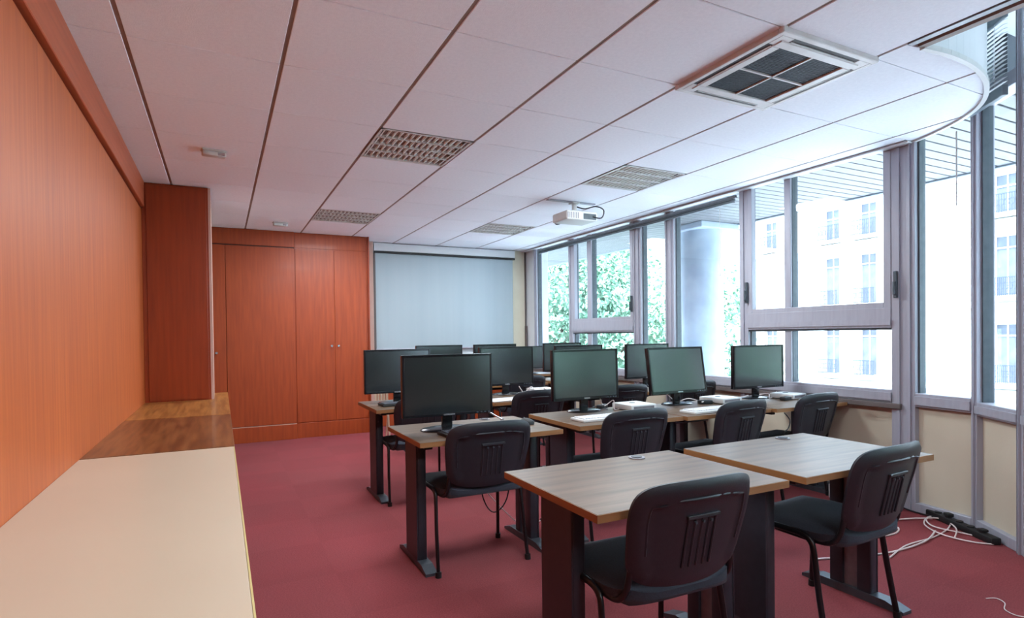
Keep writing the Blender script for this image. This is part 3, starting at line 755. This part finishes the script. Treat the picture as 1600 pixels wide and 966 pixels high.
# ------------------------------------------------------------------ keyboards, mice, boxes, papers
def keyboard(label, loc, rz, kind, w_=.40, d_=.14):
    t = thing('keyboard', label, 'keyboard', (loc[0], loc[1], DT), rz, 'keyboards on the desks')
    body = M_black if kind == 'b' else M_white
    b = MB(); b.box(-w_/2, w_/2, -d_/2, d_/2, 0, .016, .004, 2); b.build('case', body, t, 40)
    km = M_key if kind == 'b' else M_paper
    k = MB(); k.box(-.0085, .0085, -.0085, .0085, 0, .006, .0015); kme = k.mesh('key', km)
    ny = 5; nx = int((w_-.03)/.0205)
    for j in range(ny):
        for i in range(nx):
            if j == 0 and 4 < i < 11: continue
            obj('key', kme, t, (-w_/2+.0245+i*.0205, -d_/2+.03+j*.0215, .016))
    b = MB(); b.box(-w_/2+.12, -w_/2+.235, -d_/2+.0215, -d_/2+.0385, .016, .022, .0015); b.build('space_bar', km, t)
    return t
keyboard('black keyboard below the large black monitor', (1.20, 2.80), .08, 'b')
keyboard('white keyboard in front of the green-reflecting monitor', (2.06, 2.86), .02, 'w')
keyboard('white keyboard lying in front of the tilted-back monitor', (2.84, 2.78), .03, 'w')
keyboard('dark keyboard on the third-row aisle desk by the wardrobe', (1.24, 4.36-.13), .04, 'b')
def mouse(label, loc, rz):
    t = thing('computer_mouse', label, 'mouse', (loc[0], loc[1], DT), rz)
    def up_(a, c):
        x, y = sq(a, c, 2.6); return Vector((x*.029, y*.05, .006+.028*max(0, 1-x*x)**.5*max(0, 1-y*y)**.5))
    def dn_(a, c):
        x, y = sq(a, c, 2.6); return Vector((x*.029, y*.05, 0))
    b = MB(); b.shellgrid(up_, dn_, 12, 14); b.build('shell', M_black, t, 60)
    b = MB(); b.cyl((-.004, .022, .03), (.004, .022, .03), .007, 12); b.build('wheel', M_key, t)
mouse('black mouse on the aisle desk behind the chair back', (1.565, 2.93), .3)
def minipc(label, loc, rz, s=.21, h=.04):
    t = thing('mini_computer', label, 'computer', (loc[0], loc[1], DT), rz, 'flat white mini computers on the second-row desks')
    b = MB(); b.box(-s/2, s/2, -s/2, s/2, .004, h, .006, 2); c = b.build('case', M_white, t, 40)
    b = MB(); b.disc(0, .02, h, h+.0015, .02, .02, 20); b.build('badge', M_frame_d, c)
    b = MB(); b.box(-s/2+.02, s/2-.02, -s/2-.001, -s/2+.002, .012, .03); b.build('front_panel', M_metal_l, c)
    b = MB()
    for x in (-1, 1):
        for y in (-1, 1): b.cyl((x*s*.4, y*s*.4, 0), (x*s*.4, y*s*.4, .006), .008, 8)
    b.build('feet', M_black, t)
minipc('flat white mini computer beside the white-keyboard monitor', (2.50, 3.13), .0)
minipc('flat white mini computer right of the tilted-back monitor', (3.27, 3.10), .1)
minipc('flat white mini computer on the desk nearest the windows', (3.90, 3.02), .15, .19)
minipc('flat white mini computer on the third-row desk with papers', (2.52, 4.42), 0)
def adapter(label, loc, rz):
    t = thing('power_adapter', label, 'adapter', (loc[0], loc[1], DT), rz, 'black adapters lying beside the monitors')
    b = MB(); b.box(-.05, .05, -.022, .022, 0, .028, .006, 2); b.build('brick', M_black, t, 40)
    b = MB(); b.tube(smoothpts([(.05, 0, .012), (.08, .01, .006), (.10, .05, .004), (.06, .08, .004), (.0, .075, .004)], 4), .003, 6); b.build('lead', M_cableb, t, 50)
adapter('black adapter beside the window-side white box', (3.76, 2.93), .2)
adapter('black adapter between tilted-back monitor and white box', (3.10, 3.08), -.3)
adapter('black adapter behind the white-keyboard monitor neck', (2.33, 3.26), .5)
def paper(name, label, loc, rz, w_=.21, d_=.29, n=1):
    t = thing(name, label, 'paper', (loc[0], loc[1], DT), rz)
    for k in range(n):
        b = MB(); b.box(-w_/2+.004*k, w_/2+.004*k, -d_/2-.003*k, d_/2-.003*k, .0008*k+.0004, .0008*k+.001); b.build('sheet', M_paper, t)
paper('paper_stack', 'white papers on the third-row desk behind the large monitor', (2.0, 4.12), .1, .30, .21, 4)
paper('paper_stack', 'white papers on the fourth-row window desk', (3.52, 5.62), -.1, .40, .25, 6)
paper('paper_stack', 'white papers on the rearmost corner desk', (3.78, 6.7), .2, .21, .29, 4)
# pen-like metal stylus + small cable on the aisle desk
b = MB(); b.tube([(1.40, 3.20, DT+.075), (1.50, 3.12, DT+.007)], .0045, 8); b.cyl((1.50, 3.12, DT+.001), (1.50, 3.12, DT+.012), .012, 10)
tag(b.build('antenna', M_chrome, None, 40), 'small slanted silver rod behind the large black monitor', 'antenna')

# ------------------------------------------------------------------ cables
def cable(name, label, pts, r, m_, n=6, closed=False):
    b = MB(); b.tube(smoothpts(pts, n, closed), r, 7, closed=closed)
    return tag(b.build(name, m_, None, 60), label, 'cable')
C_ = lambda L, z: [(x, y, z) for x, y in L]
cable('cable', 'white cable coiled in loops on the carpet by the power strip', [(3.10, 1.80, .006), (3.36, 1.86, .006), (3.62, 1.86, .006), (3.86, 1.90, .008), (4.02, 1.98, .01), (3.99, 2.07, .01), (3.80, 2.0, .012), (3.70, 1.86, .012), (3.72, 1.72, .008), (3.80, 1.64, .006), (3.86, 1.68, .006), (3.84, 1.80, .008), (3.80, 1.95, .014), (3.92, 2.05, .014), (3.98, 1.99, .018), (3.86, 1.86, .018), (3.70, 1.79, .012)], .0042, M_cablew)
cable('cable', 'pale cable running from the coil toward the desk leg', [(2.72, 1.98, .006), (2.95, 1.90, .006), (3.2, 1.84, .006), (3.5, 1.84, .01), (3.72, 1.90, .014)], .005, M_cablew)
cable('cable', 'white cable zigzagging behind the window-side chair', [(3.30, 2.02, .006), (3.5, 2.0, .006), (3.62, 2.06, .006), (3.48, 2.12, .008), (3.66, 2.16, .006), (3.86, 2.10, .01), (3.96, 2.04, .012)], .005, M_cablew)
cable('cable', 'black cable leading along the wall base to the power strip', [(3.98, 2.40, .20), (4.0, 2.32, .06), (4.02, 2.22, .012), (4.0, 2.05, .012), (3.97, 1.98, .02)], .005, M_cableb)
cable('cable', 'short white thread lying on the carpet in the lower right corner', [(3.0, 1.33, .004), (3.04, 1.31, .004), (3.02, 1.27, .004), (2.95, 1.24, .004), (2.93, 1.19, .004), (2.97, 1.15, .004)], .002, M_cablew)
cable('cable', 'black cable hanging in a loop under the aisle desk', [(1.38, 3.14, DT-.06), (1.37, 3.16, .42), (1.39, 3.17, .22), (1.46, 3.17, .12), (1.54, 3.15, .20), (1.56, 3.13, .45), (1.52, 3.1, DT-.06)], .004, M_cableb)
cable('cable', 'thin pale cable slanting to the floor under the aisle desk', [(1.38, 3.22, .30), (1.48, 3.2, .18), (1.60, 3.18, .05), (1.66, 3.16, .006), (1.8, 3.2, .006)], .003, M_cablew)
cable('cable', 'white cable bundle hanging below the white-keyboard desk', [(1.98, 3.22, DT-.03), (2.0, 3.24, .52), (2.06, 3.25, .40), (2.02, 3.26, .30), (2.04, 3.24, .10), (2.1, 3.2, .006), (2.2, 3.1, .006)], .004, M_cablew)
cable('cable', 'white cable hanging under the front-row window-side desk', [(2.28, 2.42, .5), (2.29, 2.4, .3), (2.31, 2.38, .1), (2.34, 2.35, .006), (2.45, 2.3, .006)], .004, M_cablew)
cable('cable', 'pale cables hanging down the desk post below the tilted-back monitor', [(2.60, 3.14, DT-.03), (2.62, 3.12, .5), (2.59, 3.12, .36), (2.64, 3.12, .22), (2.60, 3.14, .08), (2.66, 3.2, .006)], .004, M_cablew)
cable('cable', 'black cable curling below the window-side desk edge', [(3.36, 2.63, DT-.03), (3.39, 2.61, .60), (3.36, 2.6, .55), (3.32, 2.6, .52), (3.31, 2.62, .40), (3.30, 2.7, .2)], .004, M_cableb)
cable('cable', 'tangled pale cable behind the window-side monitor', [(3.55, 3.2, DT+.004), (3.62, 3.16, DT+.02), (3.72, 3.22, DT+.008), (3.80, 3.12, DT+.03), (3.74, 3.06, DT+.006), (3.84, 3.1, DT+.01), (3.90, 3.12, DT+.045)], .0035, M_cablew)
cable('cable', 'tangled pale cable behind the tilted-back monitor', [(2.86, 3.22, DT+.08), (2.98, 3.24, DT+.01), (3.06, 3.2, DT+.03), (3.12, 3.12, DT+.006), (3.05, 3.06, DT+.02), (3.18, 3.12, DT+.012), (3.25, 3.18, DT+.02)], .0035, M_cablew)
cable('cable', 'thin pale wires rising behind the white-keyboard monitor', [(2.28, 3.22, DT+.09), (2.33, 3.24, DT+.02), (2.38, 3.2, DT+.06), (2.36, 3.16, DT+.004), (2.44, 3.18, DT+.01), (2.48, 3.24, DT+.02)], .003, M_cablew)
cable('cable', 'tangled wires on the third-row desk right of the dark green monitor', [(2.28, 4.40, DT+.07), (2.34, 4.42, DT+.01), (2.40, 4.40, DT+.06), (2.44, 4.36, DT+.005), (2.5, 4.34, DT+.03), (2.47, 4.30, DT+.05), (2.56, 4.3, DT+.01)], .004, M_cablew)
# power strip along the wall base
dx, dy = P2[0]-P1[0], P2[1]-P1[1]
pst = thing('power_strip', 'long black power strip lying along the wall base on the right', 'power strip', (3.93, 1.87, 0), math.atan2(-.40, -.22))
b = MB(); b.box(-.27, .27, -.028, .028, 0, .04, .008, 2); b.build('body', M_black, pst, 40)
for k in range(5):
    b = MB(); b.cyl((-.19+.09*k, 0, .04), (-.19+.09*k, 0, .047), .02, 16); b.build('socket', M_cableb, pst, 40)
for x, hh in ((-.10, .022), (.17, .016)):
    b = MB(); b.box(x-.022, x+.022, -.02, .02, .044, .044+hh, .006, 2); b.build('plug', M_black, pst, 40)
# floor trunking under the windows
b = MB(); b.box(3.99, 4.045, 2.35, 3.9, 0, .07, .006, 2); tag(b.build('cable_trunking', M_foot, None, 40), 'grey cable trunking on the floor under the second-row window desk', 'trunking')
ck = thing('wall_socket', 'white socket box on the floor trunking under the window desk', 'socket', (3.90, 2.62, 0))
b = MB(); b.box(-.03, .03, -.05, .05, 0, .10, .006, 2); b.build('box', M_white, ck, 40)
b = MB(); b.cyl((-.03, 0, .06), (-.034, 0, .06), .02, 16); b.build('outlet', M_cablew, ck)
# cream slatted panel by the wardrobe
cs = thing('slatted_rack', 'small cream slatted rack standing behind the dark monitor by the wardrobe', 'rack', (1.535, 6.2, 0), 0)
for k in range(5):
    b = MB(); b.box(-.072+.031*k, -.048+.031*k, -.008, .008, .42, .70, .003); b.build('slat', M_cream, cs)
b = MB(); b.box(-.08, .085, -.01, .01, .69, .715, .004); b.box(-.08, .085, -.01, .01, .41, .432, .004); b.build('rail', M_cream, cs)
for x in (-.07, .075):
    b = MB(); b.tube(smoothpts([(x, 0, .42), (x, -.01, .3), (x+.006, -.02, .12), (x+.02, -.04, .009)], 4), .009, 8); b.build('leg', M_cream, cs, 50)
    b = MB(); b.tube(smoothpts([(x, 0, .42), (x, .03, .3), (x, .12, .009)], 4), .009, 8); b.build('leg', M_cream, cs, 50)

# ------------------------------------------------------------------ outdoors: soffit, column, street, facade, trees
sf = sempty('soffit', 'white slatted soffit outside above the windows')
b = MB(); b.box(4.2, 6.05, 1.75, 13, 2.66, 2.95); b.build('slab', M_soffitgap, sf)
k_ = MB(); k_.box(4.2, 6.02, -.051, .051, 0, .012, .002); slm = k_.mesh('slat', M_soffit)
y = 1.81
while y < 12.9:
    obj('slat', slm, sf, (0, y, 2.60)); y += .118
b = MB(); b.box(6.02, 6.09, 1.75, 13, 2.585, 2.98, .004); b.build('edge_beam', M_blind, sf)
co = thing('outdoor_column', 'round grey-blue concrete column outside under the soffit edge', 'column', (5.72, 5.72, 0))
b = MB(); b.cyl((0, 0, -5), (0, 0, 2.6), .27, 36); b.build('shaft', M_column, co, 40)
b = MB(); b.box(-.33, .33, -.33, .33, 2.52, 2.6, .01); b.build('capital', M_column, co)
b = MB(); b.box(4.5, 80, -60, 90, -5.2, -5.0); struct(b.build('ground', M_asphalt), 'street far below the windows')
b = MB(); b.box(4.17, 4.3, YB, BY+3, -5, .66); struct(b.build('wall_right', M_offwhite), 'outer wall below the windows')

FX = 33.0
bd = thing('apartment_building', 'pale stone apartment building across the street with balconies and tall windows', 'building', (FX, 0, 0))
Ys = [20.33+2.17*k for k in range(-16, 14)]
rows = [(-1.4, 1.45, 1.0), (2.72, 5.62, 1.0), (6.62, 8.52, .95), (-4.6, -2.2, 1.1)]
zc = sorted({-5.0, 11.4} | {z for r in rows for z in r[:2]})
yc = sorted({-20, 58} | {v for y in Ys for v in (y-.5, y+.5)})
b = MB()
for j in range(len(zc)-1):
    for i in range(len(yc)-1):
        ym, zm = (yc[i]+yc[i+1])/2, (zc[j]+zc[j+1])/2
        if any(abs(ym-y) < .5 for y in Ys) and any(r[0] < zm < r[1] for r in rows): continue
        b.box(0, .4, yc[i], yc[i+1], zc[j], zc[j+1])
b.build('facade', M_fac, bd)
b = MB(); b.box(.4, .5, -20, 58, -5, 11.4); b.build('inner_wall', M_shutter, bd)
dark = {0: (0, 1, 3, -3), 1: (0, 1, -3, 4), 2: (0, 1, 3, -3), 3: (0, 2)}
wme = {}
for ri, (za, zb, hw_) in enumerate(rows):
    for k, y in enumerate(Ys):
        kk = k-16
        if y < -16 or y > 36: continue
        is_dark = kk in dark[ri] or (kk < -4 and kk % 3 != 0)
        key = (ri, is_dark)
        if key not in wme:
            p = MB(); p.frame(-.5, .5, za, zb, 0, .08, .06); p.box(-.03, .03, 0, .08, za, zb); p.box(-.5, .5, 0, .08, zb-.62, zb-.55)
            for v in p.bm.verts: v.co = Vector((v.co.y, v.co.x, v.co.z))
            fm = p.mesh('window', M_shutter)
            p = MB(); p.box(.03, .06, -.46, .46, za+.05, zb-.05); gm = p.mesh('pane', M_facwin if is_dark else M_shutter)
            wme[key] = (fm, gm)
        f_ = obj('window', wme[key][0], bd, (.2, y, 0)); obj('pane', wme[key][1], f_)
        if not is_dark and ri < 3:
            p = MB()
            p.box(.0, .04, -.95, -.52, za, zb); p.box(.0, .04, .52, .95, za, zb)
            if 'shut' not in wme: wme['shut'] = {}
            if ri not in wme['shut']: wme['shut'][ri] = p.mesh('shutters', M_shutter)
            obj('shutters', wme['shut'][ri], bd, (-.05, y, 0))
        if ri < 3 and is_dark:
            if ('bal', ri) not in wme:
                w2 = .75 if ri == 2 else .6
                p = MB(); p.box(-.45, 0, -w2, w2, za-.2, za); wme['slab', ri] = p.mesh('balcony_slab', M_fac)
                p = MB()
                for q in range(-7, 8): p.box(-.41, -.385, q*w2/7.4-.014, q*w2/7.4+.014, za, za+.85)
                p.box(-.42, -.375, -w2, w2, za+.85, za+.9); p.box(-.42, -.375, -w2, w2, za+.08, za+.12)
                for q in range(-3, 4): p.tube([(-.40, q*w2/3.6+.1*math.cos(a*PI/4), za+.48+.16*math.sin(a*PI/4)) for a in range(8)], .016, 5, closed=True)
                wme['bal', ri] = p.mesh('railing', M_iron)
            s_ = obj('balcony', wme['slab', ri], bd, (0, y, 0)); obj('railing', wme['bal', ri], s_)
for z0_, z1_, d_ in ((6.1, 6.35, .3), (2.2, 2.4, .25), (-1.9, -1.7, .25), (9.3, 9.5, .25), (11.1, 11.6, .6)):
    b = MB(); b.box(-d_, .1, -20, 58, z0_, z1_, .03); b.build('cornice', M_fac, bd)

def tree(label, loc, h_, r, n, leaf, seed, squash=1.1, base=-5.0, group='street trees outside the windows'):
    rnd = random.Random(seed)
    t = thing('street_tree', label, 'tree', (loc[0], loc[1], base), 0, group)
    zc_ = h_-base-r*squash
    b = MB(); b.tube(smoothpts([(0, 0, 0), (.1, .05, zc_*.4), (-.05, 0, zc_*.75), (0, 0, zc_)], 4), [.22-.13*i/12 for i in range(13)], 10); b.build('trunk', M_bark, t, 50)
    for k in range(6):
        a = k*PI/3+rnd.random(); p = (r*.6*math.cos(a), r*.6*math.sin(a), zc_+r*.3*rnd.uniform(-.6, 1))
        b = MB(); b.tube(smoothpts([(0, 0, zc_*.7), (p[0]*.5, p[1]*.5, (zc_*.75+p[2])/2), p], 4), [.09-.008*i for i in range(9)], 7); b.build('branch', M_bark, t, 50)
    bl_ = []
    for k in range(26):
        a = rnd.uniform(0, 2*PI); c = rnd.uniform(-1, 1); q = rnd.uniform(.45, .85)
        s_ = math.sqrt(1-c*c)
        bl_.append((r*q*s_*math.cos(a), r*q*s_*math.sin(a), zc_+r*squash*q*c, r*rnd.uniform(.28, .42)))
    V = []; F = []
    for k in range(n):
        cx, cy, cz_, rr = rnd.choice(bl_)
        d = Vector((rnd.gauss(0, 1), rnd.gauss(0, 1), rnd.gauss(0, 1))).normalized()*rr*rnd.uniform(.55, 1.05)
        c0 = Vector((cx, cy, cz_))+d
        nn = (d.normalized()+Vector((rnd.gauss(0, .5), rnd.gauss(0, .5), .4+rnd.gauss(0, .5)))).normalized()
        t1 = nn.orthogonal().normalized(); t1.rotate(Matrix.Rotation(rnd.uniform(0, 6.28), 3, nn)); t2 = nn.cross(t1)
        l_ = leaf*rnd.uniform(.7, 1.3); i0 = len(V)
        V += [c0-t1*l_, c0+t2*l_*.55+nn*l_*.12, c0+t1*l_, c0-t2*l_*.55+nn*l_*.12]; F.append((i0, i0+1, i0+2, i0+3))
    me = bpy.data.meshes.new('foliage'); me.from_pydata([tuple(v) for v in V], [], F); me.materials.append(M_leaf)
    tag(obj('foliage', me, t), kind='stuff')
tree('leafy tree filling the leftmost window', (9.3, 16.5), 5.6, 3.4, 15000, .085, 1)
tree('leafy tree behind the opening window with the far transom', (10.6, 15.2), 4.4, 3.2, 13000, .085, 2)
tree('tree partly behind the grey outdoor column', (11.9, 12.3), 2.9, 2.4, 7000, .085, 3)
tree('tall tree farther back between leftmost windows', (14.0, 22.0), 7.0, 4.5, 12000, .12, 4)
tree('tree outside the bay beyond the right picture edge', (11.5, -6.2), 5.5, 3.6, 6000, .2, 5)
tree('tree outside the bay behind the camera side', (8.6, -7.6), 5.5, 3.6, 6000, .2, 6)
# street pole
sp = thing('street_pole', 'thin grey street pole seen through the rightmost window', 'pole', (14.0, 5.6, -5))
b = MB(); b.cyl((0, 0, 0), (0, 0, 9.5), .06, 12); b.build('pole', M_blind, sp, 50)
b = MB(); b.box(-.03, .03, -.03, .25, 6.6, 6.64); b.box(-.03, .03, -.03, .2, 6.75, 6.79); b.build('bracket', M_blind, sp)
